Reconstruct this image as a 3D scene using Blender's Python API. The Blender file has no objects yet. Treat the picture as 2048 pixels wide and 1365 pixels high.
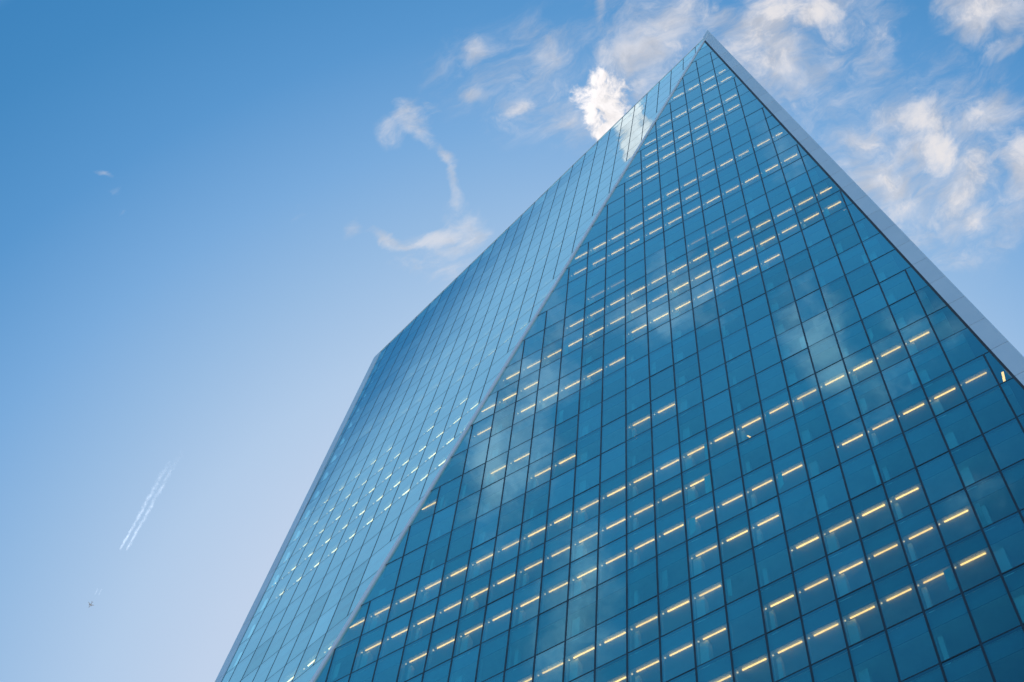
import bpy, bmesh, math, random
from mathutils import Vector, Matrix, Quaternion
random.seed(7)
sc = bpy.context.scene
COL = sc.collection
rad = math.radians

# ------------------------------------------------------------------ camera
EYE = Vector((0, 0, 1.6))
CAM_R = (Vector((0.8630236940, 0.5024020442, 0.0527474125)),      # right
         Vector((-0.4615226907, 0.8266123239, -0.3220386187)),    # down
         Vector((-0.2053945215, 0.2535828306, 0.9452559646)))     # forward
FPX = 3938.9886
cd = bpy.data.cameras.new('camera'); cam = bpy.data.objects.new('camera', cd); COL.objects.link(cam)
rt, dn, fw = CAM_R
cam.matrix_world = Matrix(((rt.x, -dn.x, -fw.x, EYE.x), (rt.y, -dn.y, -fw.y, EYE.y), (rt.z, -dn.z, -fw.z, EYE.z), (0, 0, 0, 1)))
cd.sensor_width = 36; cd.lens = FPX / 2048 * 36; cd.clip_start = .1; cd.clip_end = 60000
sc.camera = cam
sc.cycles.transparent_max_bounces = 64

def ray(px, py):
    d = rt * ((px - 1024) / FPX) + dn * ((py - 682.5) / FPX) + fw
    return d.normalized()
def layer(px, py):                       # where a sight line meets a flat cloud layer at unit height
    d = ray(px, py); return Vector((d.x / d.z, d.y / d.z, 0))

# ------------------------------------------------------------------ exposure
sc.view_settings.view_transform = 'Standard'; sc.view_settings.look = 'None'
sc.view_settings.exposure = 0.0; sc.view_settings.gamma = 1.0; sc.view_settings.use_curve_mapping = False

# ------------------------------------------------------------------ sun and sky
SUN_EL, SUN_AZ = rad(58), rad(-29)       # azimuth from +y, clockwise seen from above: behind the tower
sd = Vector((math.sin(SUN_AZ) * math.cos(SUN_EL), math.cos(SUN_AZ) * math.cos(SUN_EL), math.sin(SUN_EL)))
sl = bpy.data.lights.new('sun', 'SUN'); sl.energy = 3.2; sl.angle = rad(.53); sl.color = (1, .94, .86)
so = bpy.data.objects.new('sun', sl); COL.objects.link(so); so.rotation_euler = sd.to_track_quat('Z', 'Y').to_euler()

W = bpy.data.worlds.new('World'); sc.world = W; W.use_nodes = True
nt = W.node_tree; nt.nodes.clear()
class NT:
    def __init__(s, t): s.t = t
    def n(s, typ, **kw):
        x = s.t.nodes.new(typ)
        for k, v in kw.items(): setattr(x, k, v)
        return x
    def set(s, sock, v):
        if hasattr(v, 'links') or hasattr(v, 'is_linked'): s.t.links.new(v, sock)
        else: sock.default_value = v
    def math(s, op, a, b=None, c=None, clamp=False):
        x = s.n('ShaderNodeMath', operation=op, use_clamp=clamp)
        for i, v in enumerate((a, b, c)):
            if v is not None: s.set(x.inputs[i], v)
        return x.outputs[0]
    def vm(s, op, a, b=None, scale=None):
        x = s.n('ShaderNodeVectorMath', operation=op)
        s.set(x.inputs[0], a)
        if b is not None: s.set(x.inputs[1], b)
        if scale is not None: s.set(x.inputs['Scale'], scale)
        return x.outputs['Value'] if op in ('LENGTH', 'DOT_PRODUCT', 'DISTANCE') else x.outputs['Vector']
    def mr(s, v, a, b, lo=0.0, hi=1.0, smooth=True):
        x = s.n('ShaderNodeMapRange', interpolation_type='SMOOTHSTEP' if smooth else 'LINEAR', clamp=True)
        s.set(x.inputs[0], v); s.set(x.inputs[1], a); s.set(x.inputs[2], b); s.set(x.inputs[3], lo); s.set(x.inputs[4], hi)
        return x.outputs[0]
    def mixc(s, f, a, b):
        x = s.n('ShaderNodeMix', data_type='RGBA'); s.set(x.inputs[0], f); s.set(x.inputs[6], a); s.set(x.inputs[7], b); return x.outputs[2]
    def noise(s, vec, scale, detail=8, rough=.6, dist=0.0, lac=2.0, col=False):
        x = s.n('ShaderNodeTexNoise'); s.set(x.inputs['Vector'], vec); s.set(x.inputs['Scale'], scale)
        x.inputs['Detail'].default_value = detail; x.inputs['Roughness'].default_value = rough
        x.inputs['Distortion'].default_value = dist; x.inputs['Lacunarity'].default_value = lac
        return x.outputs['Color' if col else 'Fac']
w = NT(nt)
sky = w.n('ShaderNodeTexSky', sky_type='NISHITA', sun_disc=False, sun_elevation=SUN_EL, sun_rotation=SUN_AZ,
          altitude=0, air_density=1.0, dust_density=1.0, ozone_density=3.0)
tc = w.n('ShaderNodeTexCoord')
D = w.vm('NORMALIZE', tc.outputs['Generated'])
sep = w.n('ShaderNodeSeparateXYZ'); w.set(sep.inputs[0], D)
zc = w.math('MAXIMUM', sep.outputs['Z'], .06)
comb = w.n('ShaderNodeCombineXYZ')
w.set(comb.inputs[0], w.math('DIVIDE', sep.outputs['X'], zc)); w.set(comb.inputs[1], w.math('DIVIDE', sep.outputs['Y'], zc))
P0 = comb.outputs[0]                                   # cloud-layer plane
warp = w.vm('SUBTRACT', w.noise(P0, 15, 3, .5, col=True), (.5, .5, .5))
Pw = w.vm('ADD', P0, w.vm('SCALE', warp, scale=.030))
warp2 = w.vm('SUBTRACT', w.noise(Pw, 62, 3, .55, col=True), (.5, .5, .5))
P1 = w.vm('ADD', Pw, w.vm('SCALE', warp2, scale=.0085))
def steep(v, k): return w.math('ADD', w.math('MULTIPLY', w.math('SUBTRACT', v, .5), k), .5)
fine = steep(w.noise(P1, 40, 12, .66, .25), 1.9)
big = steep(w.noise(P1, 9, 3, .5), 1.6)
streak_map = w.n('ShaderNodeMapping'); w.set(streak_map.inputs[0], P1)
streak_map.inputs['Rotation'].default_value = (0, 0, rad(62)); streak_map.inputs['Scale'].default_value = (1, 2.6, 1)
wisp = steep(w.noise(streak_map.outputs[0], 26, 11, .66, .4), 1.8)
def bank(px, py, rx, ry, ang, gain, mirrored=False):
    """soft elliptical bank of the cloud layer round the sight line through a point of the view"""
    c = layer(px, py); k = 1.0 / FPX * 1.09
    if mirrored: c.y = -c.y
    # picture axes carried onto the layer
    ex = (layer(px + 5, py) - layer(px, py)).normalized(); a0 = math.atan2(ex.y, ex.x)
    a = a0 + rad(ang) * (1 if True else -1)
    if mirrored: a = -a
    mp = w.n('ShaderNodeMapping', vector_type='TEXTURE'); w.set(mp.inputs[0], P1)
    mp.inputs['Location'].default_value = c; mp.inputs['Rotation'].default_value = (0, 0, a)
    mp.inputs['Scale'].default_value = (rx * k, ry * k, 1)
    return w.mr(w.vm('LENGTH', mp.outputs[0]), 1.75, .05, 0.0, gain)
def total(lst):
    t = lst[0]
    for x in lst[1:]: t = w.math('MAXIMUM', t, x)
    return t
BANKS = [(1330, 85, 190, 110, -20, .55), (1580, 90, 190, 130, -40, .6), (1860, 320, 220, 165, 20, .58), (1090, 160, 190, 120, 0, .36), (1180, 230, 110, 80, 0, .45),
         (1290, 110, 110, 52, -15, .9), (1360, 45, 75, 45, -60, .8), (1300, 160, 62, 42, -40, .7), (1220, 100, 40, 25, 0, .7), (1440, 30, 60, 40, 0, .6),
         (1530, 60, 112, 72, -50, 1.0), (1562, 135, 60, 52, 0, .9), (1480, 100, 70, 50, 0, .75), (1640, 30, 90, 48, -30, .85), (1745, 95, 32, 75, 20, .62), (1590, 180, 40, 40, 0, .5),
         (1720, 270, 48, 42, 0, .72), (1830, 230, 92, 48, 10, .95), (1960, 230, 95, 52, 0, .8), (1860, 300, 115, 62, 40, .9), (1930, 380, 55, 95, 10, .95), (1952, 445, 38, 40, 0, .85),
         (1760, 360, 92, 48, 20, .9), (1800, 402, 62, 36, 0, .75), (2042, 345, 30, 72, 0, .95), (1990, 25, 92, 58, 0, 1.0), (2005, 100, 48, 20, -20, .6), (1840, 450, 40, 40, 0, .4), (1905, 525, 50, 24, 0, .4),
         (965, 105, 24, 40, 0, .72), (1045, 228, 36, 20, -30, .85), (1085, 105, 60, 70, -30, .45), (970, 197, 44, 15, 0, .55), (1205, 30, 16, 52, 0, .6), (1150, 258, 55, 42, 0, .62), (1100, 215, 60, 30, 0, .42)]
WISPS = [(830, 240, 38, 36, 0, .8), (850, 285, 46, 20, 35, .8), (895, 320, 32, 16, 50, .8), (908, 375, 14, 46, 8, .8), (925, 440, 42, 52, 0, .7), (860, 470, 72, 17, -18, .85),
         (770, 482, 52, 14, 15, .75), (885, 520, 85, 42, 0, .5), (790, 270, 30, 30, 0, .5), (870, 225, 30, 20, 0, .5), (700, 460, 16, 22, 0, .6),
         (203, 364, 26, 8, 10, .62), (230, 390, 22, 16, 40, .28), (612, 410, 20, 40, 20, .45), (262, 445, 14, 8, 0, .28)]
PUFF = [(1215, 208, 58, 62, 0, 1.0), (1190, 235, 36, 50, 0, .95), (1225, 270, 40, 40, 0, .9), (1236, 252, 32, 36, 0, 1.0), (1213, 152, 15, 16, 0, .8), (1262, 225, 18, 24, 0, .7)]
# the same kind of cloud drifts over the other half of the sky, which the facades mirror
MIRR = [(985, 905, 42, 110, 15, 1.0), (1030, 850, 90, 240, 15, .8), (1170, 1230, 80, 200, 5, .75), (1650, 690, 60, 150, -20, .85), (1340, 600, 110, 70, -20, .65), (1850, 650, 120, 50, 20, .5),
        (1100, 640, 90, 90, 20, .5), (1560, 300, 60, 60, 0, .45), (1780, 760, 70, 120, 60, .5), (1960, 980, 80, 90, 0, .35)]
mb = total([bank(*b) for b in BANKS]); mw = total([bank(*b) for b in WISPS]); mpf = total([bank(*b) for b in PUFF])
mm = total([bank(*b, mirrored=True) for b in MIRR])
def spot(c, r, gain=1.0):
    return w.mr(w.vm('LENGTH', w.vm('SUBTRACT', P1, (c[0], c[1], 0))), r * 1.6, r * .1, 0.0, gain)
mpf2 = total([spot((-.150, -.044), .015), spot((-.141, -.038), .011, .85), spot((-.158, -.050), .011, .85)])
def dens(noise, mask, lo, hi, k): return w.mr(w.math('ADD', noise, w.math('MULTIPLY', w.math('SUBTRACT', mask, 1.0), k)), lo, hi)
mix_n = w.math('ADD', w.math('MULTIPLY', fine, .72), w.math('MULTIPLY', big, .28))
def eroded(mask, noise, amp, cut, soft, top):
    v = w.math('ADD', w.math('MULTIPLY', w.math('SUBTRACT', noise, .5), amp), w.math('SUBTRACT', mask, cut))
    return w.math('MULTIPLY', w.math('MULTIPLY', w.mr(v, 0.0, soft), w.mr(mask, .02, .22)), top)
d_bank = w.math('MAXIMUM', eroded(mb, mix_n, 1.5, .20, 1.1, .95), eroded(mb, wisp, 1.1, .0, 1.25, .72))
d_wisp = eroded(mw, wisp, 1.2, .15, 1.0, .62)
d_puff = eroded(mpf, fine, 1.4, .26, .55, 1.0)
d_mirr = eroded(mm, mix_n, 1.1, .10, 1.1, .70)
d_mpuf = eroded(mpf2, fine, 1.7, .30, .40, 1.0)
# thin veil beyond the zenith, added unseen to brighten the side glass
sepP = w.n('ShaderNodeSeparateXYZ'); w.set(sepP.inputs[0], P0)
fill_veil = w.math('MULTIPLY', w.mr(sepP.outputs['Y'], -.015, -.046), w.mr(sepP.outputs['Y'], -.26, -.07, .05, .60))
d_fill_veil = w.math('MULTIPLY', fill_veil, w.mr(w.math('ADD', w.math('MULTIPLY', wisp, .35), w.math('MULTIPLY', big, .65)), .0, 1.0, .85, 1.1))
d_all = total([d_bank, d_wisp, d_puff, d_mirr, d_mpuf])
shade = w.noise(w.vm('ADD', P1, (.004, -.003, 0)), 48, 6, .6)
tone = w.mr(w.math('SUBTRACT', fine, w.math('MULTIPLY', w.math('SUBTRACT', steep(shade, 1.6), .5), .9)), .15, .75, .80, 1.05)
CLOUD = (8.7, 8.35, 8.4, 1)
cl = w.n('ShaderNodeVectorMath', operation='SCALE'); cl.inputs[0].default_value = CLOUD[:3]; w.set(cl.inputs['Scale'], tone)
bright = w.n('ShaderNodeVectorMath', operation='SCALE'); w.set(bright.inputs[0], cl.outputs[0]); w.set(bright.inputs['Scale'], w.math('ADD', w.math('ADD', .92, w.math('MULTIPLY', d_puff, .25)), w.math('MULTIPLY', d_mpuf, .35)))
# the photograph's rich blue: hue and depth of the clear sky follow the brightness of the physical sky
def srgb(r, g, b): return tuple(((c / 255 + .055) / 1.055) ** 2.4 for c in (r, g, b))
lum = w.vm('DOT_PRODUCT', sky.outputs[0], (.2126, .7152, .0722))
key = w.math('DIVIDE', w.math('SUBTRACT', w.math('LOGARITHM', lum, 2.0), 0.0), 4.0)           # 1 .. 16
ramp = w.n('ShaderNodeValToRGB'); w.set(ramp.inputs[0], key)
STOPS = [(1.2, (24, 86, 144)), (1.34, (28, 92, 150)), (1.48, (64, 140, 198)), (1.7, (76, 149, 206)), (2.2, (80, 146, 204)), (2.5, (62, 131, 189)), (2.75, (70, 137, 194)), (3.2, (90, 151, 207)),
         (3.8, (122, 171, 220)), (4.5, (150, 187, 226)), (5.5, (177, 203, 233)), (6.6, (192, 210, 235)), (14, (222, 228, 240))]
els = ramp.color_ramp.elements
while len(els) < len(STOPS): els.new(.5)
for e, (l, c) in zip(els, STOPS): e.position = math.log2(l) / 4; e.color = srgb(*c) + (1,)
sg = w.n('ShaderNodeVectorMath', operation='SCALE'); w.set(sg.inputs[0], ramp.outputs[0]); sg.inputs['Scale'].default_value = 10.0
north = w.mr(sepP.outputs['Y'], .02, -.20)                 # clouds away from the sun are lit from the front and read cooler
tinted = w.vm('MULTIPLY', bright.outputs[0], w.mixc(north, (1, 1, 1, 1), (.88, 1.0, 1.3, 1)))
final = w.mixc(d_all, w.mixc(d_fill_veil, sg.outputs[0], (4.6, 7.9, 11.3, 1)), tinted)
bg = w.n('ShaderNodeBackground'); w.set(bg.inputs[0], final); bg.inputs[1].default_value = .1
wo = w.n('ShaderNodeOutputWorld'); nt.links.new(bg.outputs[0], wo.inputs[0])

# ------------------------------------------------------------------ materials
def mat(name):
    m = bpy.data.materials.new(name); m.use_nodes = True; m.node_tree.nodes.clear(); return m, NT(m.node_tree)
def out(n, sh): o = n.n('ShaderNodeOutputMaterial'); n.t.links.new(sh, o.inputs[0])
def principled(name, col, rough=.5, metal=0.0, var=.12, scale=.6, spec=.5, bump=0.0):
    m, n = mat(name); p = n.n('ShaderNodeBsdfPrincipled')
    t = n.n('ShaderNodeTexCoord'); f = n.noise(t.outputs['Object'], scale, 5, .6)
    a = tuple(c * (1 - var) for c in col) + (1,); b = tuple(min(1, c * (1 + var)) for c in col) + (1,)
    oi = n.n('ShaderNodeObjectInfo')
    ff = n.math('ADD', n.math('MULTIPLY', f, .7), n.math('MULTIPLY', oi.outputs['Random'], .3))
    n.set(p.inputs['Base Color'], n.mixc(n.mr(ff, .3, .7), a, b))
    n.set(p.inputs['Roughness'], n.mr(f, .3, .7, max(0, rough - .08), min(1, rough + .08))); p.inputs['Metallic'].default_value = metal
    p.inputs['Specular IOR Level'].default_value = spec
    if bump:
        b_ = n.n('ShaderNodeBump'); b_.inputs['Strength'].default_value = bump; n.set(b_.inputs['Height'], f); n.t.links.new(b_.outputs[0], p.inputs['Normal'])
    out(n, p.outputs[0]); return m
def glass_material():
    m, n = mat('tinted_glass')
    geo = n.n('ShaderNodeNewGeometry'); t = n.n('ShaderNodeTexCoord'); oi = n.n('ShaderNodeObjectInfo')
    wav = n.noise(geo.outputs['Position'], .55, 2, .5)
    b = n.n('ShaderNodeBump'); b.inputs['Strength'].default_value = .012; b.inputs['Distance'].default_value = .1; n.set(b.inputs['Height'], wav)
    gl = n.n('ShaderNodeBsdfGlossy'); gl.inputs['Roughness'].default_value = 0.0; gl.inputs['Color'].default_value = GLASS_REFL
    n.t.links.new(b.outputs[0], gl.inputs['Normal'])
    tr = n.n('ShaderNodeBsdfTransparent'); tr.inputs['Color'].default_value = GLASS_TINT
    cs = n.math('ABSOLUTE', n.vm('DOT_PRODUCT', b.outputs[0], geo.outputs['Incoming']))          # coated pane: strong at a glance
    fr = n.math('ADD', GLASS_R0, n.math('MULTIPLY', n.math('POWER', n.math('SUBTRACT', 1.0, cs, None, True), 2.1), 1 - GLASS_R0))
    fr = n.math('MULTIPLY', fr, n.math('ADD', .84, n.math('MULTIPLY', oi.outputs['Random'], .26)))
    n.set(gl.inputs['Color'], n.mixc(n.mr(cs, .40, .08), GLASS_REFL, (.84, .99, 1, 1)))
    mx = n.n('ShaderNodeMixShader'); n.set(mx.inputs[0], fr); n.t.links.new(tr.outputs[0], mx.inputs[1]); n.t.links.new(gl.outputs[0], mx.inputs[2])
    df = n.n('ShaderNodeBsdfDiffuse'); df.inputs['Color'].default_value = (.10, .30, .36, 1)       # dust film
    film = n.mr(n.noise(geo.outputs['Position'], 1.3, 6, .7), .35, .8, .0, .05)
    m2 = n.n('ShaderNodeMixShader'); n.set(m2.inputs[0], film); n.t.links.new(mx.outputs[0], m2.inputs[1]); n.t.links.new(df.outputs[0], m2.inputs[2])
    tb = n.n('ShaderNodeBsdfTransparent')
    m3 = n.n('ShaderNodeMixShader'); n.set(m3.inputs[0], geo.outputs['Backfacing']); n.t.links.new(m2.outputs[0], m3.inputs[1]); n.t.links.new(tb.outputs[0], m3.inputs[2])
    out(n, m3.outputs[0]); return m
GLASS_REFL = (.42, .97, 1.0, 1); GLASS_TINT = (.30, .80, .82, 1); GLASS_R0 = .10
M_GLASS = glass_material()
M_FRAME = principled('dark_anodised_frame', (.012, .014, .02), .4, 0, .2)
M_REVEAL = principled('bronze_reveal', (.05, .032, .024), .5, 0, .25)
M_ALU = principled('aluminium_cladding', (.74, .84, .88), .45, .1, .05, .25)
M_TRIM = principled('corner_aluminium', (.95, .94, .93), .4, 0, .04, .4)
M_CEIL = principled('ceiling_tile', (.55, .58, .55), .9, 0, .2, .8)
M_SPAN = principled('spandrel_board', (.10, .22, .23), .8, 0, .3, .5)
M_COLUMN = principled('column_paint', (.7, .74, .68), .7, 0, .08)
M_FIN = principled('mullion_liner', (.50, .54, .50), .5, 0, .1)
M_BLIND = principled('blind_fabric', (.55, .62, .54), .9, 0, .3)
M_CORE = principled('core_wall', (.10, .12, .13), .8, 0, .2)
M_GROUND = principled('plaza_paving', (.30, .29, .27), .85, 0, .2, .2, bump=.1)
M_PLANE = principled('aircraft_paint', (.8, .8, .8), .3, 0, .03)
M_PLANE_D = principled('aircraft_dark', (.25, .06, .07), .4, 0, .1)
def lamp_mat(name, col, s):
    m, n = mat(name); e = n.n('ShaderNodeEmission'); e.inputs[0].default_value = col
    t = n.n('ShaderNodeTexCoord'); f = n.noise(t.outputs['Object'], 3.0, 2)
    n.set(e.inputs[1], n.math('MULTIPLY', n.math('MULTIPLY', n.mr(f, .3, .7, .9, 1.05), n.math('ADD', .78, n.math('MULTIPLY', n.n('ShaderNodeObjectInfo').outputs['Random'], .36))), s)); out(n, e.outputs[0]); return m
LAMP_COL = (1, .262, .07, 1)
M_LAMP = lamp_mat('lamp_diffuser', LAMP_COL, 6.2)
M_LAMP_SIDE = lamp_mat('lamp_diffuser_side', (1, .36, .16, 1), 8.5)
M_LAMP_SIDE_DIM = lamp_mat('lamp_diffuser_side_dim', (1, .37, .17, 1), 6.0)
M_LAMP_DIM = lamp_mat('lamp_diffuser_dim', LAMP_COL, 1.6)
M_MULLION_GLINT = lamp_mat('mullion_glint_glow', (1, .33, .16, 1), 3.0)  # glowing stand-in for the strip light's glint on the mullion edge

# ------------------------------------------------------------------ helpers
def link(name, me, parent=None, mats=()):
    for m in mats: me.materials.append(m)
    o = bpy.data.objects.new(name, me); COL.objects.link(o)
    if parent is not None: o.parent = parent
    return o
def empty(name, loc=(0, 0, 0), parent=None):
    o = bpy.data.objects.new(name, None); COL.objects.link(o); o.location = loc; o.empty_display_size = .5
    if parent is not None: o.parent = parent
    return o
def tag(o, label=None, cat=None, group=None, kind=None):
    for k, v in (('label', label), ('category', cat), ('group', group), ('kind', kind)):
        if v: o[k] = v
    return o
class MB:
    def __init__(s): s.v = []; s.f = []; s.mi = []
    def prism(s, a, b, mi=0):
        """closed prism between two equal rings of points"""
        n = len(a); k = len(s.v); s.v += [tuple(p) for p in a] + [tuple(p) for p in b]
        s.f.append(tuple(range(k, k + n))); s.f.append(tuple(range(k + 2 * n - 1, k + n - 1, -1)))
        for i in range(n): s.f.append((k + i, k + n + i, k + n + (i + 1) % n, k + (i + 1) % n))
        s.mi += [mi] * (n + 2)
    def box(s, c, ex, ey, ez, mi=0):
        c, ex, ey, ez = Vector(c), Vector(ex), Vector(ey), Vector(ez)
        ring = lambda t: [c - ex - ey + ez * t, c + ex - ey + ez * t, c + ex + ey + ez * t, c - ex + ey + ez * t]
        s.prism(ring(-1), ring(1), mi)
    def mesh(s, name):
        me = bpy.data.meshes.new(name); me.from_pydata(s.v, [], s.f)
        if any(s.mi): me.polygons.foreach_set('material_index', s.mi)
        bm = bmesh.new(); bm.from_mesh(me); bmesh.ops.recalc_face_normals(bm, faces=bm.faces); bm.to_mesh(me); bm.free()
        me.update(); return me
def clip(poly, a, b, c):
    """keep the part of a polygon where a*m + b*j + c >= 0"""
    res = []
    for i in range(len(poly)):
        p, q = poly[i], poly[(i + 1) % len(poly)]
        dp, dq = a * p[0] + b * p[1] + c, a * q[0] + b * q[1] + c
        if dp >= 0: res.append(p)
        if (dp >= 0) != (dq >= 0):
            t = dp / (dp - dq); res.append((p[0] + (q[0] - p[0]) * t, p[1] + (q[1] - p[1]) * t))
    return res
def area(poly): return .5 * sum(poly[i][0] * poly[(i + 1) % len(poly)][1] - poly[(i + 1) % len(poly)][0] * poly[i][1] for i in range(len(poly)))

# ------------------------------------------------------------------ the two facade planes
STOREY = 3.8667619
class Face:
    def __init__(s, O, A, U, halves, name):
        s.O = Vector(O) + EYE; s.A = Vector(A); s.U = Vector(U); s.halves = halves; s.name = name
        s.a = s.A.normalized(); s.u = s.U.normalized(); s.n = s.a.cross(s.u).normalized()      # outward (towards the street)
        if s.n.y > 0: s.n = -s.n
    def pt(s, m, j, off=0.0): return s.O + s.A * m - s.U * j + s.n * off
    def inside(s, m, j, eps=0.0): return all(a * m + b * j + c >= -eps for a, b, c in s.halves)
    def clip(s, poly):
        for h in s.halves:
            poly = clip(poly, *h)
            if len(poly) < 3: return []
        return poly
    def plate(s, poly, o0, o1, mb=None, mi=0):
        mb = mb or MB(); mb.prism([s.pt(m, j, o0) for m, j in poly], [s.pt(m, j, o1) for m, j in poly], mi); return mb
    def px(s, m, j):
        d = s.pt(m, j) - EYE; z = d.dot(fw); return (1024 + FPX * d.dot(rt) / z, 682.5 + FPX * d.dot(dn) / z)
GJ = 28.9                                                            # front storey index at the ground
# half planes in (bay, storey) coordinates
F_LEFT = (1, .6543, 13.161)          # folded corner
F_RIGHT = (-1, .2401, 4.498)         # glass ends at the reveal
FRONT = Face((-9.17702382, 33.0065563, 110.16135244), (1.5, 0, 0), (0, 0, STOREY), [F_LEFT, F_RIGHT, (0, -1, GJ)], 'front')
S_CORNER = (-1, -.6543, 7.84)        # glass stops at the corner trim
S_TOP = (4.0994, 0, 0)
S_TOP = (1, 4.0994, 44.72)
S_LEFT = (1, -.0547, 7.093)
SIDE = Face((-35.70485916, 35.33017696, 129.4148337), (1.44474779, -.29044422, 0), (.03839945, .19100919, STOREY), [S_CORNER, S_TOP, S_LEFT, (0, -1, GJ + 4.98)], 'side')
def on_screen(px, py, mrg=20): return -mrg < px < 2048 + mrg and -mrg < py < 1365 + mrg

# ------------------------------------------------------------------ ground
g = MB(); g.v = [(-40000, -40000, 0), (40000, -40000, 0), (40000, 40000, 0), (-40000, 40000, 0)]; g.f = [(0, 1, 2, 3)]; g.mi = [0]
tag(link('ground', g.mesh('ground'), None, [M_GROUND]), kind='structure')

# ------------------------------------------------------------------ the tower
tower = tag(empty('office_tower', (-20, 40, 0)), 'blue glass skyscraper with slanted edges tapering up to a sharp point', 'skyscraper')
off = Vector((20, -40, 0))
front_part = empty('front_facade', off, tower); front_part['label'] = 'darker teal triangular facade facing the street'
side_part = empty('side_facade', off, tower); side_part['label'] = 'paler blue facade mirroring the sky beyond the slanted corner'
inner_part = empty('interior', off, tower)
GAP_M, GAP_J = .03, .011
candidates = []                                                      # (screen area, face, polygon, full)
for F, j0, j1, m0, m1, part in ((FRONT, -20, 29, -34, 12, front_part), (SIDE, -16, 34, -10, 20, side_part)):
    for j in range(j0, j1):
        # bay lines that cross this storey completely stay; elsewhere the odd-shaped end panes are one sheet
        if F is FRONT: cuts = [m for m in range(m0, m1) if F.inside(m, j) and F.inside(m, j + 1)]
        else: cuts = [m for m in range(m0, m1) if S_CORNER[0] * m + S_CORNER[1] * (j + 1) + S_CORNER[2] >= 0]
        bounds = [m0 - 2] + cuts + [m1 + 12]
        for a, b in zip(bounds, bounds[1:]):
            poly = F.clip([(a + GAP_M, j + GAP_J), (b - GAP_M, j + GAP_J), (b - GAP_M, j + 1 - GAP_J), (a + GAP_M, j + 1 - GAP_J)])
            if len(poly) < 3 or abs(area(poly)) < .004: continue
            full = len(poly) == 4 and abs(abs(area(poly)) - (b - a - 2 * GAP_M) * (1 - 2 * GAP_J)) < 1e-6 and b - a == 1
            sp = [F.px(*p) for p in poly]
            box = [(0, 0), (2048, 0), (2048, 1365), (0, 1365)]
            vis = sp
            for h in ((1, 0, 0), (-1, 0, 2048), (0, 1, 0), (0, -1, 1365)):
                vis = clip(vis, *h)
                if len(vis) < 3: break
            A_ = abs(area(vis)) if len(vis) >= 3 else 0.0
            candidates.append((A_, F, part, poly, full))
candidates.sort(key=lambda t: -t[0])
shared = {}
rest = {'front': MB(), 'side': MB()}
def full_pane(F):
    if F.name not in shared:
        hx, hy = (.5 - GAP_M) * F.A.length, (.5 - GAP_J) * F.U.length
        mb = MB(); mb.box((0, 0, 0), (hx, 0, 0), (0, hy, 0), (0, 0, .012))
        me = mb.mesh('glass_pane'); me.materials.append(M_GLASS); shared[F.name] = me
    return shared[F.name]
for i, (A_, F, part, poly, full) in enumerate(candidates):
    cm = sum(p[0] for p in poly) / len(poly); cj = sum(p[1] for p in poly) / len(poly)
    k_ = 1.0 if F is FRONT else .25
    tx, ty = random.gauss(0, .0021) * k_, random.gauss(0, .0013) * k_             # panes never sit dead flat
    basis = Matrix((F.a, F.u, F.n)).transposed().to_4x4()
    T = Matrix.Translation(F.pt(cm, cj)) @ basis @ Matrix.Rotation(tx, 4, 'X') @ Matrix.Rotation(ty, 4, 'Y')
    if i < 300 and A_ > 0:
        if full: o = link('glass_pane', full_pane(F), part)
        else:
            inv = (Matrix.Translation(F.pt(cm, cj)) @ basis).inverted()
            mb = MB(); mb.prism([inv @ F.pt(m, j, -.012) for m, j in poly], [inv @ F.pt(m, j, .012) for m, j in poly])
            o = link('glass_pane', mb.mesh('glass_pane'), part, [M_GLASS])
        o.matrix_parent_inverse = Matrix.Identity(4); o.matrix_local = T
    else:
        inv = (Matrix.Translation(F.pt(cm, cj)) @ basis).inverted()
        rest[F.name].prism([T @ (inv @ F.pt(m, j, -.012)) for m, j in poly], [T @ (inv @ F.pt(m, j, .012)) for m, j in poly])
for k, part in (('front', front_part), ('side', side_part)):
    tag(link('glass_pane', rest[k].mesh('glass_panes'), part, [M_GLASS]), kind='stuff')

# mullions: upright bars, ending at the storey line short of a slanted edge
for m in range(-33, 12):
    js = [j for j in range(-20, 30) if FRONT.inside(m, j)]
    if len(js) < 2: continue
    j0, j1 = min(js), min(max(js), GJ)
    h = .028
    link('mullion', FRONT.plate([(m - h, j0), (m + h, j0), (m + h, j1), (m - h, j1)], -.13, .022).mesh('mullion'), front_part, [M_FRAME])
    link('mullion_fin', FRONT.plate([(m - .014, j0 + .02), (m + .014, j0 + .02), (m + .014, j1 - .01), (m - .014, j1 - .01)], -.31, -.133).mesh('mullion_fin'), inner_part, [M_FIN])
for m in range(-9, 19):
    h = .017
    jt = max((-44.72 - m) / 4.0994, -99); jb = (7.84 - m) / .6543
    jb = min(math.floor(jb), GJ + 4.98)
    if m < -7.093 + .0547 * 34 and m > -9: 
        jl = (m + 7.093) / .0547 if m < 0 else 99
        jb = min(jb, jl) if m >= -7.6 else jb
    poly = [(m - h, jt), (m + h, jt), (m + h, jb), (m - h, jb)]
    poly = clip(poly, *S_TOP) if True else poly
    if len(poly) >= 3: poly = clip(poly, *S_LEFT)
    if len(poly) < 3 or max(p[1] for p in poly) - min(p[1] for p in poly) < .3: continue
    link('mullion', SIDE.plate(poly, -.11, .014).mesh('mullion'), side_part, [M_FRAME])
for j in range(-19, 29):
    poly = FRONT.clip([(-60, j - .009), (40, j - .009), (40, j + .009), (-60, j + .009)])
    if len(poly) >= 3: link('transom', FRONT.plate(poly, -.10, .020).mesh('transom'), front_part, [M_FRAME])
for j in range(-15, 34):
    poly = SIDE.clip([(-60, j - .0085), (40, j - .0085), (40, j + .0085), (-60, j + .0085)])
    if len(poly) >= 3: link('transom', SIDE.plate(poly, -.09, .009).mesh('transom'), side_part, [M_FRAME])

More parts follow.
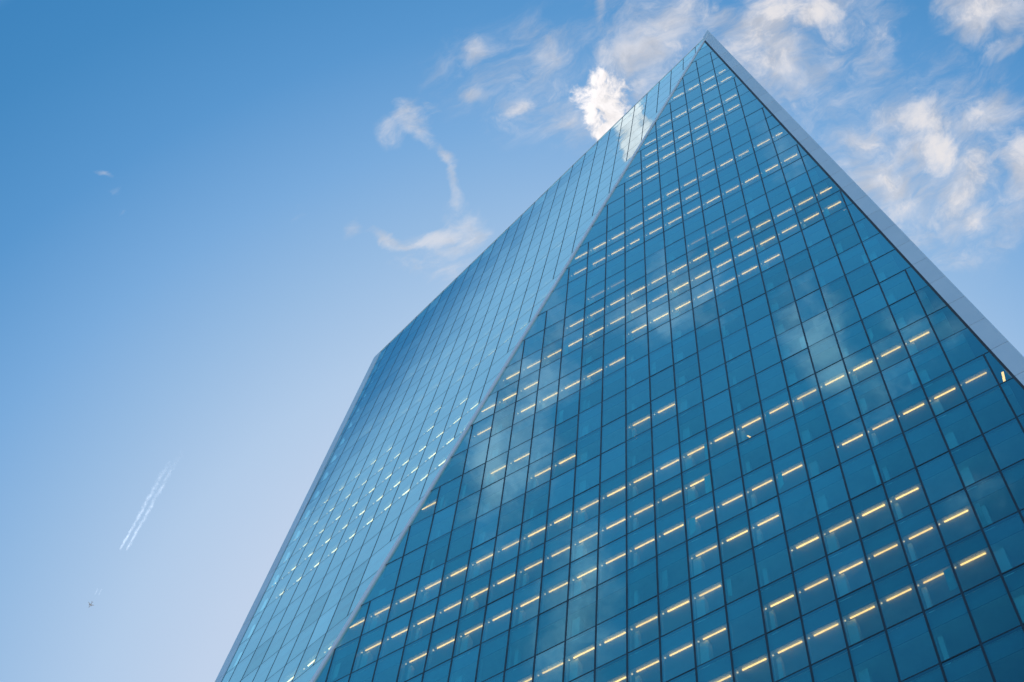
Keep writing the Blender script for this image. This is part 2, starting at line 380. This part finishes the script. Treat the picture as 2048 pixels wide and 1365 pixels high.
# cladding bands up the two outer edges, one panel a storey
def cladding(F, part, inner, outer, j0, j1, extra=None, o1=.05):
    for j in range(j0, j1):
        g_ = .006
        poly = [(-60, j + g_), (60, j + g_), (60, j + 1 - g_), (-60, j + 1 - g_)]
        for h in (inner, outer) + ((extra,) if extra else ()) + ((0, -1, GJ if F is FRONT else GJ + 4.98),):
            poly = clip(poly, *h)
            if len(poly) < 3: break
        if len(poly) >= 3: link('cladding_panel', F.plate(poly, -.25, o1 + random.uniform(-.003, .003)).mesh('cladding_panel'), part, [M_ALU])
cladding(FRONT, front_part, (1, -.2385, -4.585), (-1, .2385, 5.15), -21, 29, (1, .6543, 13.50))
cladding(SIDE, side_part, (-1, .0547, -7.10), (1, -.0547, 7.64), -12, 34, S_TOP)
# dark reveal between glass and the right-hand band; a slimmer one on the left
poly = [(-60, -21), (60, -21), (60, GJ), (-60, GJ)]
for h in ((1, -.2401, -4.498), (-1, .2385, 4.585), (1, .6543, 13.2)): poly = clip(poly, *h)
link('reveal', FRONT.plate(poly, -.25, .03).mesh('reveal'), front_part, [M_REVEAL])
# folded-corner trim, in storey lengths
for j in range(-16, 34):
    poly = [(-60, j + .004), (60, j + .004), (60, j + .996), (-60, j + .996)]
    for h in ((1, .6543, -7.89), (-1, -.6543, 8.15), (1, 4.0994, 44.6), (0, -1, GJ + 4.98)):
        poly = clip(poly, *h)
        if len(poly) < 3: break
    if len(poly) >= 3: link('corner_trim', SIDE.plate(poly, -.1, .05).mesh('corner_trim'), side_part, [M_TRIM])
# coping along the sloping top edge
poly = [(-8.1, -20), (18.6, -20), (18.6, 0), (-8.1, 0)]
for h in ((1, 4.0994, 45.0), (-1, -4.0994, -44.72), (-1, -.6543, 7.9)): poly = clip(poly, *h)
link('coping', SIDE.plate(poly, -.4, .04).mesh('coping'), side_part, [M_TRIM])

# body behind the facades: outer walls and roof, set well inside the visible edges
def fp(m, j): return FRONT.pt(m, j, -.3)
def sp_(m, j): return SIDE.pt(m, j, -.3)
back = Vector((0, 16, 0))
r_top, r_bot = fp(.15, -19.6), fp(.24 * GJ + 4.9, GJ)
l_top, l_bot = sp_(-7.2, -9.0), sp_(-5.6, GJ + 4.9)
def quad(name, a, b, c, d, th=Vector((0, .2, 0)), m=M_CORE):
    mb = MB(); mb.prism([a, b, c, d], [a + th, b + th, c + th, d + th]); link(name, mb.mesh(name), inner_part, [m])
quad('side_wall', r_top, r_bot, r_bot + back, r_top + back, Vector((-.2, 0, 0)))
quad('side_wall', l_top, l_bot, l_bot + back, l_top + back, Vector((.2, 0, 0)))
quad('roof', r_top, l_top, l_top + back, r_top + back, Vector((0, 0, -.2)))
quad('back_wall', r_top + back, l_top + back, l_bot + back, r_bot + back)

# storeys: ceiling and floor build-up as one slab, spandrel board at the glass line
DROP = 1.20
def footprint(jf, inset):
    """plan outline at front storey index jf: right end, corner, left end along the two glass lines"""
    js = jf + 4.98; pts = []
    xr = .2401 * jf + 4.3; xc = -.6543 * jf - 13.0
    L = max(.0547 * js - 6.95, -4.0994 * js - 44.4); C = -.6543 * js + 7.95
    if xr > xc + .15: pts += [FRONT.pt(xr, jf, -inset), FRONT.pt(xc, jf, -inset)]
    else: pts += [SIDE.pt(C - .1, js, -inset)]
    if C - L < .4: return None
    pts += [SIDE.pt(L + .1, js, -inset)]
    return pts
for j in range(-19, 29):
    fpz = footprint(j + .05, .16)
    if not fpz: continue
    zt, zb = FRONT.pt(0, j + .06).z, FRONT.pt(0, j).z - DROP
    ring = fpz + [fpz[-1] + Vector((0, 14, 0)), fpz[0] + Vector((0, 14, 0))]
    mb = MB(); mb.prism([Vector((p.x, p.y, zb)) for p in ring], [Vector((p.x, p.y, zt)) for p in ring])
    link('floor_slab', mb.mesh('floor_slab'), inner_part, [M_CEIL])
    # spandrel boards
    for F, jj, a, b in ((FRONT, j, -.6543 * (j + .4) - 12.9, .2401 * (j) + 4.3), (SIDE, j + 4.98, None, None)):
        if F is SIDE:
            a = max(.0547 * jj - 6.9, -4.0994 * jj - 44.2); b = -.6543 * (jj + .33) + 7.7
        if b - a < .3: continue
        d = DROP / STOREY
        link('spandrel', F.plate([(a, jj + .02), (b, jj + .02), (b, jj + d), (a, jj + d)], -.15, -.12).mesh('spandrel'), inner_part, [M_SPAN])
# columns close behind the glass
for m in range(-30, 9, 2):
    wide = m % 4 == 0
    js = [j / 4 for j in range(-80, 116) if FRONT.inside(m - .1, j / 4) and FRONT.inside(m + .6, j / 4)]
    if len(js) < 4: continue
    w0, w1, d0, d1 = (.02, .27, .42, .8) if wide else (.05, .17, .5, .75)
    poly = [(m + w0, min(js)), (m + w1, min(js)), (m + w1, max(js)), (m + w0, max(js))]
    link('column', FRONT.plate(poly, -d1, -d0).mesh('column'), inner_part, [M_COLUMN])

# half-drawn blinds hanging beside some of the mullions
rb = random.Random(21)
for j in range(-14, 14):
    for m in range(-18, 6):
        if rb.random() > .17 or not (FRONT.inside(m, j) and FRONT.inside(m + 1, j) and FRONT.inside(m, j + 1) and FRONT.inside(m + 1, j + 1)): continue
        if not on_screen(*FRONT.px(m + .5, j + .5), 60): continue
        w_ = rb.uniform(.05, .24); x0 = m + .05 if rb.random() < .7 else m + .93 - w_; d_ = rb.uniform(.14, .26)
        link('blind', FRONT.plate([(x0, j + .34), (x0 + w_, j + .34), (x0 + w_, j + rb.uniform(.6, .98)), (x0, j + rb.uniform(.7, .98))], -d_ - .02, -d_).mesh('blind'), inner_part, [M_BLIND])

# ------------------------------------------------------------------ strip lights on the lit floors (bay numbers per storey)
R = lambda a, b: list(range(a, b + 1))
LIT_FRONT = {-16: R(-3, 0), -15: R(-1, 0), -14: R(-4, -2), -13: [-5, -4, -1, 0], -12: R(-5, 0), -11: R(-6, -1), -10: R(-6, -5), -8: R(-5, 2), -7: R(-9, -3),
             -6: R(-9, 2), -4: [-8, -7, -3, -2, -1], -3: R(-9, 3), -2: R(-12, 3), -1: R(-13, -11) + R(-6, 0), 0: [-13] + R(-11, -7), 2: [-15, -12, -11],
             3: [-10, -9, -6, -5], 5: R(-17, 4), 6: R(-16, -4), 7: R(-14, -1) + R(1, 5), 8: R(-4, -2), 9: R(-11, -4) + R(-1, 2),
             10: R(-8, -4) + R(-2, 3), 11: R(-6, 3)}
LIT_SIDE = {-5: R(4, 8), -4: R(-3, -2), -3: R(-1, 1), -2: R(-5, -4) + R(2, 7), -1: R(-3, 7), 0: R(2, 7), 1: R(-7, -2) + [1], 2: R(-7, -1) + [1, 3], 3: R(-7, 4), 4: R(-7, 4),
            5: R(-6, 3), 10: R(-2, 1)}
DIM_FRONT = {-4: .4}; DIM_SIDE = {-5, -4, -3, -2, 0}
ORD = ['first', 'second', 'third', 'fourth', 'fifth', 'sixth', 'seventh', 'eighth', 'ninth', 'tenth', 'eleventh', 'twelfth', 'thirteenth', 'fourteenth', 'fifteenth',
       'sixteenth', 'seventeenth', 'eighteenth', 'nineteenth', 'twentieth', 'twenty-first', 'twenty-second', 'twenty-third', 'twenty-fourth', 'twenty-fifth', 'twenty-sixth']
def strip_mesh(F, l0, l1, end, me_name, lm):
    big_ = 1.0 if F is FRONT else 1.1
    """a slim tube plus a glowing stub for its mullion glint, along the bay; local x along the facade"""
    W_ = F.A.length; mb = MB()
    for a, b, r, mi in ((l0, l1, .036, 0),) + (((end[0], end[1], .034, 1),) if end else ()):  # second piece is no lamp: the mullion glint shaped as an emitter
        ringa, ringb = [], []
        for k in range(6):
            t = k * math.pi / 3; ringa.append((a * W_, r * big_ * math.cos(t), r * math.sin(t))); ringb.append((b * W_, r * big_ * math.cos(t), r * math.sin(t)))
        mb.prism(ringa, ringb, mi)
    me = mb.mesh(me_name); me.materials.append(lm); me.materials.append(M_MULLION_GLINT); return me
LAMPS = []
def place_lights(F, lit, depth, drop, l0, l1, end, dim, tone, place, group):
    meshes = {}
    for ri, j in enumerate(sorted(lit)):
        row = sorted(lit[j], reverse=(F is SIDE)); n = 0
        for m in row:
            a0, a1, e = l0, l1, end
            if F is FRONT:                                           # short tube where the slanted edges cut the bay
                fr = drop / STOREY + .02; sh = .1
                lo = -.6543 * (j + .55) - 13.161 - m + .05; hi = .2401 * (j + .6) + 4.4 - m - .1
                a0 = max(a0, lo - sh); a1 = min(a1, hi)
                if a1 - a0 < .1: continue
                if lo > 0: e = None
            elif m + .5 > -.6543 * (j + .93) + 7.84 + .25: continue
            n += 1
            key = (round(a0, 2), round(a1, 2), e is None, j in dim)
            if key not in meshes: meshes[key] = strip_mesh(F, a0, a1, e, 'ceiling_light', (M_LAMP_DIM if j in dim else M_LAMP) if F is FRONT else (M_LAMP_SIDE_DIM if j in dim else M_LAMP_SIDE))
            o = bpy.data.objects.new('ceiling_light', meshes[key]); COL.objects.link(o)
            p = F.pt(m, j, -depth); p.z = F.pt(0, j).z - drop
            o.matrix_world = Matrix.Translation(p) @ Matrix((F.a, F.a.cross(Vector((0, 0, 1))), Vector((0, 0, 1)))).transposed().to_4x4()
            lab = '%s strip light %s from the slanted corner, %s lit %s floor below the apex' % ('faint' if j in dim else tone, ORD[n - 1], ORD[ri], place)
            tag(o, lab, 'ceiling light', group); LAMPS.append(o)
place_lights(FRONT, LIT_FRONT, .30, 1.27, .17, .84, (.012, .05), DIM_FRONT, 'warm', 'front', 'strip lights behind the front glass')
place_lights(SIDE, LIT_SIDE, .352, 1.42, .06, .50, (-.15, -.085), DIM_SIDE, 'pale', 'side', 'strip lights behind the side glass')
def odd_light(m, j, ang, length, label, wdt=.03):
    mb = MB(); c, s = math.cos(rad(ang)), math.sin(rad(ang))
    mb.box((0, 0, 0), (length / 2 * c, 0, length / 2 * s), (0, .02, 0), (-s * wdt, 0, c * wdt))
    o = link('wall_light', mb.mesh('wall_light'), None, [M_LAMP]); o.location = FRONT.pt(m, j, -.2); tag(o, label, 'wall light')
odd_light(-1.62, 5.80, -70, .5, 'small slanted bright light under the long middle row of strip lights')
odd_light(-5.7, 3.88, -70, .35, 'tiny slanted white light below a short pair of strip lights')
odd_light(6.2, 7.75, 84, 1.2, 'short upright yellow light beside the right edge band', .05)
odd_light(3.85, -1.1, 10, .14, 'small round spot of light near the right edge band, upper part', .05)
odd_light(5.72, 5.9, 10, .14, 'small round spot of light near the right edge band, lower part', .05)

# ------------------------------------------------------------------ airliner and its vapour trails, about nine kilometres up
ALT = 9200.0
def at(px, py, alt=ALT):
    d = ray(px, py); return EYE + d * ((alt - EYE.z) / d.z)
def airliner():
    nose, tail = at(177, 1217), at(197, 1185)
    dirn = (nose - tail).normalized(); side = dirn.cross(Vector((0, 0, 1))).normalized(); up = side.cross(dirn)
    root = tag(empty('airplane', at(181, 1210)), 'tiny white airliner in the clear sky at lower left, ahead of its trails', 'airplane')
    B = Matrix((dirn, side, up)).transposed().to_4x4()
    root.matrix_world = Matrix.Translation(at(181, 1210)) @ B
    mb = MB(); prof = [(-22, .3, 1.2), (-17, 1.3, .6), (-10, 2.0, 0), (12, 2.0, 0), (17, 1.6, -.2), (20, .9, -.5), (21.5, .2, -.7)]
    rings = [[(x, r * math.cos(k * math.pi / 5), z + r * math.sin(k * math.pi / 5)) for k in range(10)] for x, r, z in prof]
    for a, b in zip(rings, rings[1:]): mb.prism(a, b)
    link('fuselage', mb.mesh('fuselage'), root, [M_PLANE])
    for s in (-1, 1):
        mb = MB(); mb.prism([(4, 1.5 * s, -.8), (-4, 1.5 * s, -.8), (-9, 18 * s, .8), (-7, 18 * s, .8)], [(4, 1.5 * s, -.1), (-4, 1.5 * s, -.1), (-9, 18 * s, 1), (-7, 18 * s, 1)])
        link('wing', mb.mesh('wing'), root, [M_PLANE])
        mb = MB(); rg = lambda x, r: [(x, 6 * s + r * math.cos(k * math.pi / 4), -1.8 + r * math.sin(k * math.pi / 4)) for k in range(8)]
        mb.prism(rg(5, 1.2), rg(1, 1.0)); link('engine', mb.mesh('engine'), root, [M_PLANE_D])
        mb = MB(); mb.prism([(-16, .8 * s, 1), (-19, .8 * s, 1), (-21.5, 6.5 * s, 1.2), (-20, 6.5 * s, 1.2)], [(-16, .8 * s, 1.3), (-19, .8 * s, 1.3), (-21.5, 6.5 * s, 1.35), (-20, 6.5 * s, 1.35)])
        link('tailplane', mb.mesh('tailplane'), root, [M_PLANE])
    mb = MB(); mb.prism([(-14, -.2, 1.8), (-19, -.2, 1.8), (-22.5, -.15, 7.5), (-19.5, -.15, 7.5)], [(-14, .2, 1.8), (-19, .2, 1.8), (-22.5, .15, 7.5), (-19.5, .15, 7.5)])
    link('tail_fin', mb.mesh('tail_fin'), root, [M_PLANE_D])
airliner()
def vapour():
    m, n = mat('vapour'); t = n.n('ShaderNodeTexCoord'); geo = n.n('ShaderNodeNewGeometry')
    d = n.n('ShaderNodeBsdfDiffuse'); d.inputs[0].default_value = (.9, .9, .9, 1); tl = n.n('ShaderNodeBsdfTranslucent'); tl.inputs[0].default_value = (.9, .9, .9, 1)
    a = n.n('ShaderNodeAddShader'); n.t.links.new(d.outputs[0], a.inputs[0]); n.t.links.new(tl.outputs[0], a.inputs[1])
    lw = n.n('ShaderNodeLayerWeight'); lw.inputs[0].default_value = .5
    at_ = n.n('ShaderNodeAttribute', attribute_name='thin')
    f = n.math('MULTIPLY', n.math('MULTIPLY', n.math('POWER', n.math('SUBTRACT', 1.0, lw.outputs['Facing']), 1.6), .10), at_.outputs['Fac'])
    tr = n.n('ShaderNodeBsdfTransparent'); mx = n.n('ShaderNodeMixShader'); n.set(mx.inputs[0], f)
    n.t.links.new(tr.outputs[0], mx.inputs[1]); n.t.links.new(a.outputs[0], mx.inputs[2]); out(n, mx.outputs[0]); return m
M_VAP = vapour()
ICO = None
def trail(p0, p1, r0, r1, n, dens0, dens1, label, spread):
    """a broken line of soft puffs from p0 (near the aircraft) back to p1"""
    global ICO
    if ICO is None:
        bm = bmesh.new(); bmesh.ops.create_icosphere(bm, subdivisions=2, radius=1); bm.verts.ensure_lookup_table()
        ICO = ([v.co.copy() for v in bm.verts], [[v.index for v in f.verts] for f in bm.faces]); bm.free()
    a, b = at(*p0), at(*p1); dr = (b - a).normalized(); vs, fs, th = [], [], []
    for i in range(n):
        t = (i + random.random()) / n; r = (r0 + (r1 - r0) * t) * random.uniform(.5, 1.25)
        c = a + (b - a) * t + Vector((random.gauss(0, 1), random.gauss(0, 1), random.gauss(0, 1))) * spread * (.5 + t)
        k = len(vs); st = random.uniform(1.0, 2.4); dn_ = (dens0 + (dens1 - dens0) * t) * random.uniform(.4, 1.2)
        for v in ICO[0]: vs.append(c + v * r + dr * (v.dot(dr) * r * (st - 1))); th.append(max(0, dn_))
        fs += [[q + k for q in f] for f in ICO[1]]
    me = bpy.data.meshes.new('contrail'); me.from_pydata([tuple(v) for v in vs], [], fs)
    at_ = me.attributes.new('thin', 'FLOAT', 'POINT'); at_.data.foreach_set('value', th)
    me.polygons.foreach_set('use_smooth', [True] * len(fs))
    o = link('contrail', me, None, [M_VAP]); tag(o, label, 'contrail', 'vapour trails behind the airliner')
trail((241, 1098), (338, 925), 7.5, 10, 150, .55, .10, 'long broken white vapour trail, upper left one of the long pair', 4)
trail((253, 1100), (366, 900), 7.5, 10, 170, .50, .02, 'long broken white vapour trail, lower right one of the long pair', 4)
trail((190, 1189), (196, 1177), 3.0, 3, 14, .5, .3, 'short vapour streak just behind the airliner, left one of the two', .8)
trail((197, 1190), (204, 1179), 3.0, 3, 14, .5, .3, 'short vapour streak just behind the airliner, right one of the two', .8)
